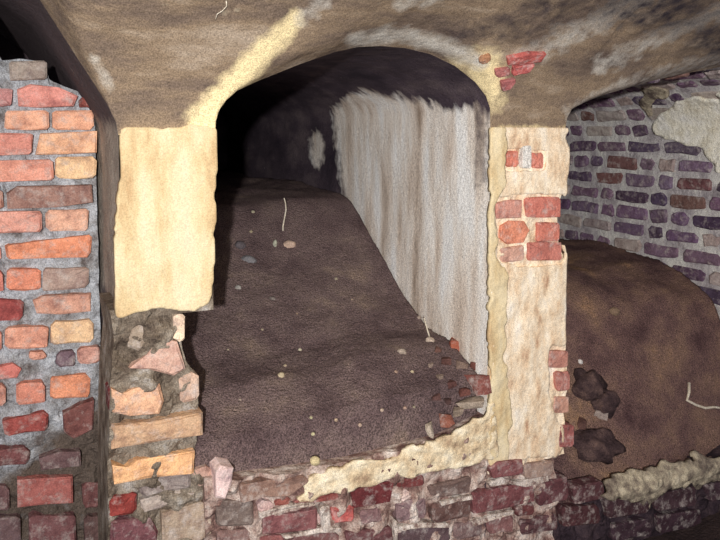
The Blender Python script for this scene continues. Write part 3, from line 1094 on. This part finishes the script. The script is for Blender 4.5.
G_P = 'tiny pale pebbles in the earth of the middle recess'
stone('stone', 289, 245, 15, 9, (240, 212, 196), 'oblong pinkish white stone just below the upright pale root', 'stone')
stone('stone', 275, 244, 5, 9, (196, 200, 186), 'small pale greenish stone beside the oblong pinkish white stone', 'stone')
stone('stone', 249, 260, 16, 9, (142, 142, 150), 'blue grey stone below the fainter grey stone near the cream pier', 'stone')
stone('stone', 240, 246, 12, 10, (112, 106, 114), 'faint dark grey stone half sunk near the cream pier', 'stone')
stone('stone', 238, 288, 7, 6, (186, 184, 184), 'round light grey stone close to the lower corner of the plaster block', 'stone')
stone('stone', 272, 299, 8, 5, (150, 142, 140), 'small flat grey stone right of the round light grey one', 'stone')
stone('stone', 281, 376, 8, 8, (222, 208, 180), 'cream coloured stone alone in the lower middle of the earth heap', 'stone')
stone('stone', 315, 461, 11, 10, (240, 226, 184), 'round cream stone lying just above the left end of the plaster ledge', 'stone')
stone('stone', 430, 341, 10, 8, (206, 190, 178), 'pale stone at the foot of the thin leaning stick', 'stone')
stone('stone', 402, 352, 10, 7, (190, 176, 166), 'light stone left of the thin leaning stick', 'stone')
for x, y, s in ((311, 418, 4), (313, 434, 4), (285, 366, 4), (253, 212, 4), (251, 232, 4), (405, 408, 4), (414, 407, 3), (300, 350, 4), (336, 279, 4), (396, 372, 4),
                (360, 425, 4), (336, 420, 4), (382, 410, 4), (352, 300, 3), (262, 330, 4), (228, 350, 3), (419, 318, 5), (412, 372, 4), (240, 400, 3), (297, 314, 3)):
    stone('pebble', x, y, s, s * 0.9, vary((204, 188, 168), 20), 'tiny pale pebble sunk in the dark earth of the middle recess', 'pebble', G_P)
stone('brick_fragment', 457, 346, 22, 16, (172, 104, 84), 'orange red brick fragment at the foot of the whitewashed wall', 'brick', cut=0.9)
stone('brick_fragment', 479, 384, 26, 22, (138, 88, 82), 'dull red brick fragment against the lower edge of the slim pier', 'brick', cut=0.9)
stone('brick_fragment', 447, 422, 18, 14, (146, 96, 82), 'small reddish brick fragment on the earth just above the plaster ledge', 'brick', cut=0.8)
stone('mortar_lump', 472, 403, 34, 8, (186, 172, 160), 'long pale mortar lump below the dull red brick fragment', 'mortar', cut=0.4)
stone('mortar_lump', 430, 432, 8, 16, (196, 184, 172), 'small upright pale mortar lump left of the small reddish brick fragment', 'mortar', cut=0.4)
G_R = 'loose rubble bits at the foot of the whitewashed wall'
for x, y, w2, h2, c2 in ((438, 350, 9, 7, (150, 112, 104)), (446, 362, 10, 8, (128, 92, 88)), (462, 366, 12, 9, (176, 152, 142)), (452, 384, 9, 8, (120, 84, 82)),
                         (464, 392, 12, 8, (150, 100, 94)), (440, 378, 8, 6, (170, 150, 140)), (436, 398, 9, 7, (124, 92, 90)), (458, 412, 12, 8, (190, 172, 158)),
                         (474, 366, 10, 9, (146, 96, 88)), (448, 402, 8, 7, (110, 84, 84)), (430, 366, 7, 6, (180, 160, 150))):
    stone('rubble_bit', x, y, w2, h2, tuple(v * 0.82 for v in c2), 'small angular rubble bit in the corner below the whitewashed wall', 'rubble', G_R, cut=0.6)
stone('stone', 580, 362, 6, 6, (232, 230, 232), 'small bright white stone in the shadow right of the slim pier', 'stone', f=soil_r, y0=0.03, y1=2.0)
stone('stone', 600, 414, 14, 8, (178, 164, 160), 'pale jagged stone low in the shadow right of the slim pier', 'stone', f=soil_r, y0=0.03, y1=2.0, cut=.5)
stone('stone', 581, 425, 10, 18, (112, 84, 80), 'upright dull brown stone low beside the slim pier', 'stone', f=soil_r, y0=0.03, y1=2.0, cut=.5)
stone('hollow_shade', 586, 386, 34, 34, (70, 56, 60), 'large dark earth lump painted as the shaded hollow beside the foot of the slim pier', 'shade_lump', f=soil_r, y0=0.03, y1=2.0, mat='shade_lump')  # dark lumps added to stand for shaded hollows in the earth
stone('hollow_shade', 604, 404, 26, 26, (70, 56, 60), 'smaller dark earth lump painted as hollow shade above the low sill right of the slim pier', 'shade_lump', f=soil_r, y0=0.03, y1=2.0, mat='shade_lump')
stone('hollow_shade', 592, 444, 56, 32, (70, 56, 60), 'broad dark earth lump painted as shade low on the sill right of the slim pier', 'shade_lump', f=soil_r, y0=0.03, y1=2.0, mat='shade_lump')
stone('stone', 614, 312, 12, 10, (150, 128, 110), 'dusty tan stone high on the rusty earth of the right hand recess', 'stone', f=soil_r, y0=0.03, y1=2.0)


def tube(name, pts, r0, r1, mat, label, cat):
    V, F = [], []
    n = 6
    for i, p in enumerate(pts):
        a = pts[max(0, i - 1)]
        b = pts[min(len(pts) - 1, i + 1)]
        t = (b - a).normalized()
        u = t.cross(Vector((0.3, 1, 0.2))).normalized()
        w = t.cross(u)
        r = r0 + (r1 - r0) * i / (len(pts) - 1)
        for k2 in range(n):
            an = 2 * math.pi * k2 / n
            V.append(p + u * (r * math.cos(an)) + w * (r * math.sin(an)))
    for i in range(len(pts) - 1):
        for k2 in range(n):
            a, b = i * n + k2, i * n + (k2 + 1) % n
            F.append((a, b, b + n, a + n))
    F.append(tuple(range(n))[::-1])
    F.append(tuple(range((len(pts) - 1) * n, len(pts) * n)))
    o = mesh_obj(name, V, F, mat, smooth=True, origin=pts[0])
    return tag(o, label, cat)


# an upright root out of the heap, seen below the dark opening
b0 = hit_soil(soil_c, 283, 228, 0.0, 1.5)
root_pts = [on_y(x, y, b0.y - 0.01) for x, y in ((283, 231), (283, 226), (284.5, 218), (286, 210), (285.5, 203), (284, 198))]
tube('root', root_pts, 0.0045, 0.003, M['root'], 'thin upright pale root sticking out of the earth below the dark vault', 'root')
b1 = hit_soil(soil_c, 430, 338, 0.0, 1.5)
tube('stick', [on_y(x, y, b1.y - 0.015) for x, y in ((431, 342), (428, 332), (424, 318))], 0.004, 0.003, M['root'], 'thin leaning stick in the earth at the foot of the whitewashed wall', 'stick')
rp = [hit_soil(soil_r, x, y, 0.03, 2.0) for x, y in ((689, 383), (689, 392), (687, 400), (696, 405), (705, 408), (714, 407), (726, 409))]
d0 = ray(700, 400).normalized() * -0.012
tube('root', [p + d0 for p in rp], 0.008, 0.006, M['root'], 'crooked pale root on the rusty earth of the right hand recess', 'root')
hc = [hit_ceiling(x, y) for x, y in ((226, 0), (226.5, 5), (222, 10), (217, 13), (215, 19))]  # stray hair mark laid over the vault, foreign to the room
tube('hair_mark', [p + n * 0.004 for p, n in hc], 0.002, 0.0012, M['root'], 'thin curled white hair mark over the vault plaster above the cream pier', 'hair_mark')
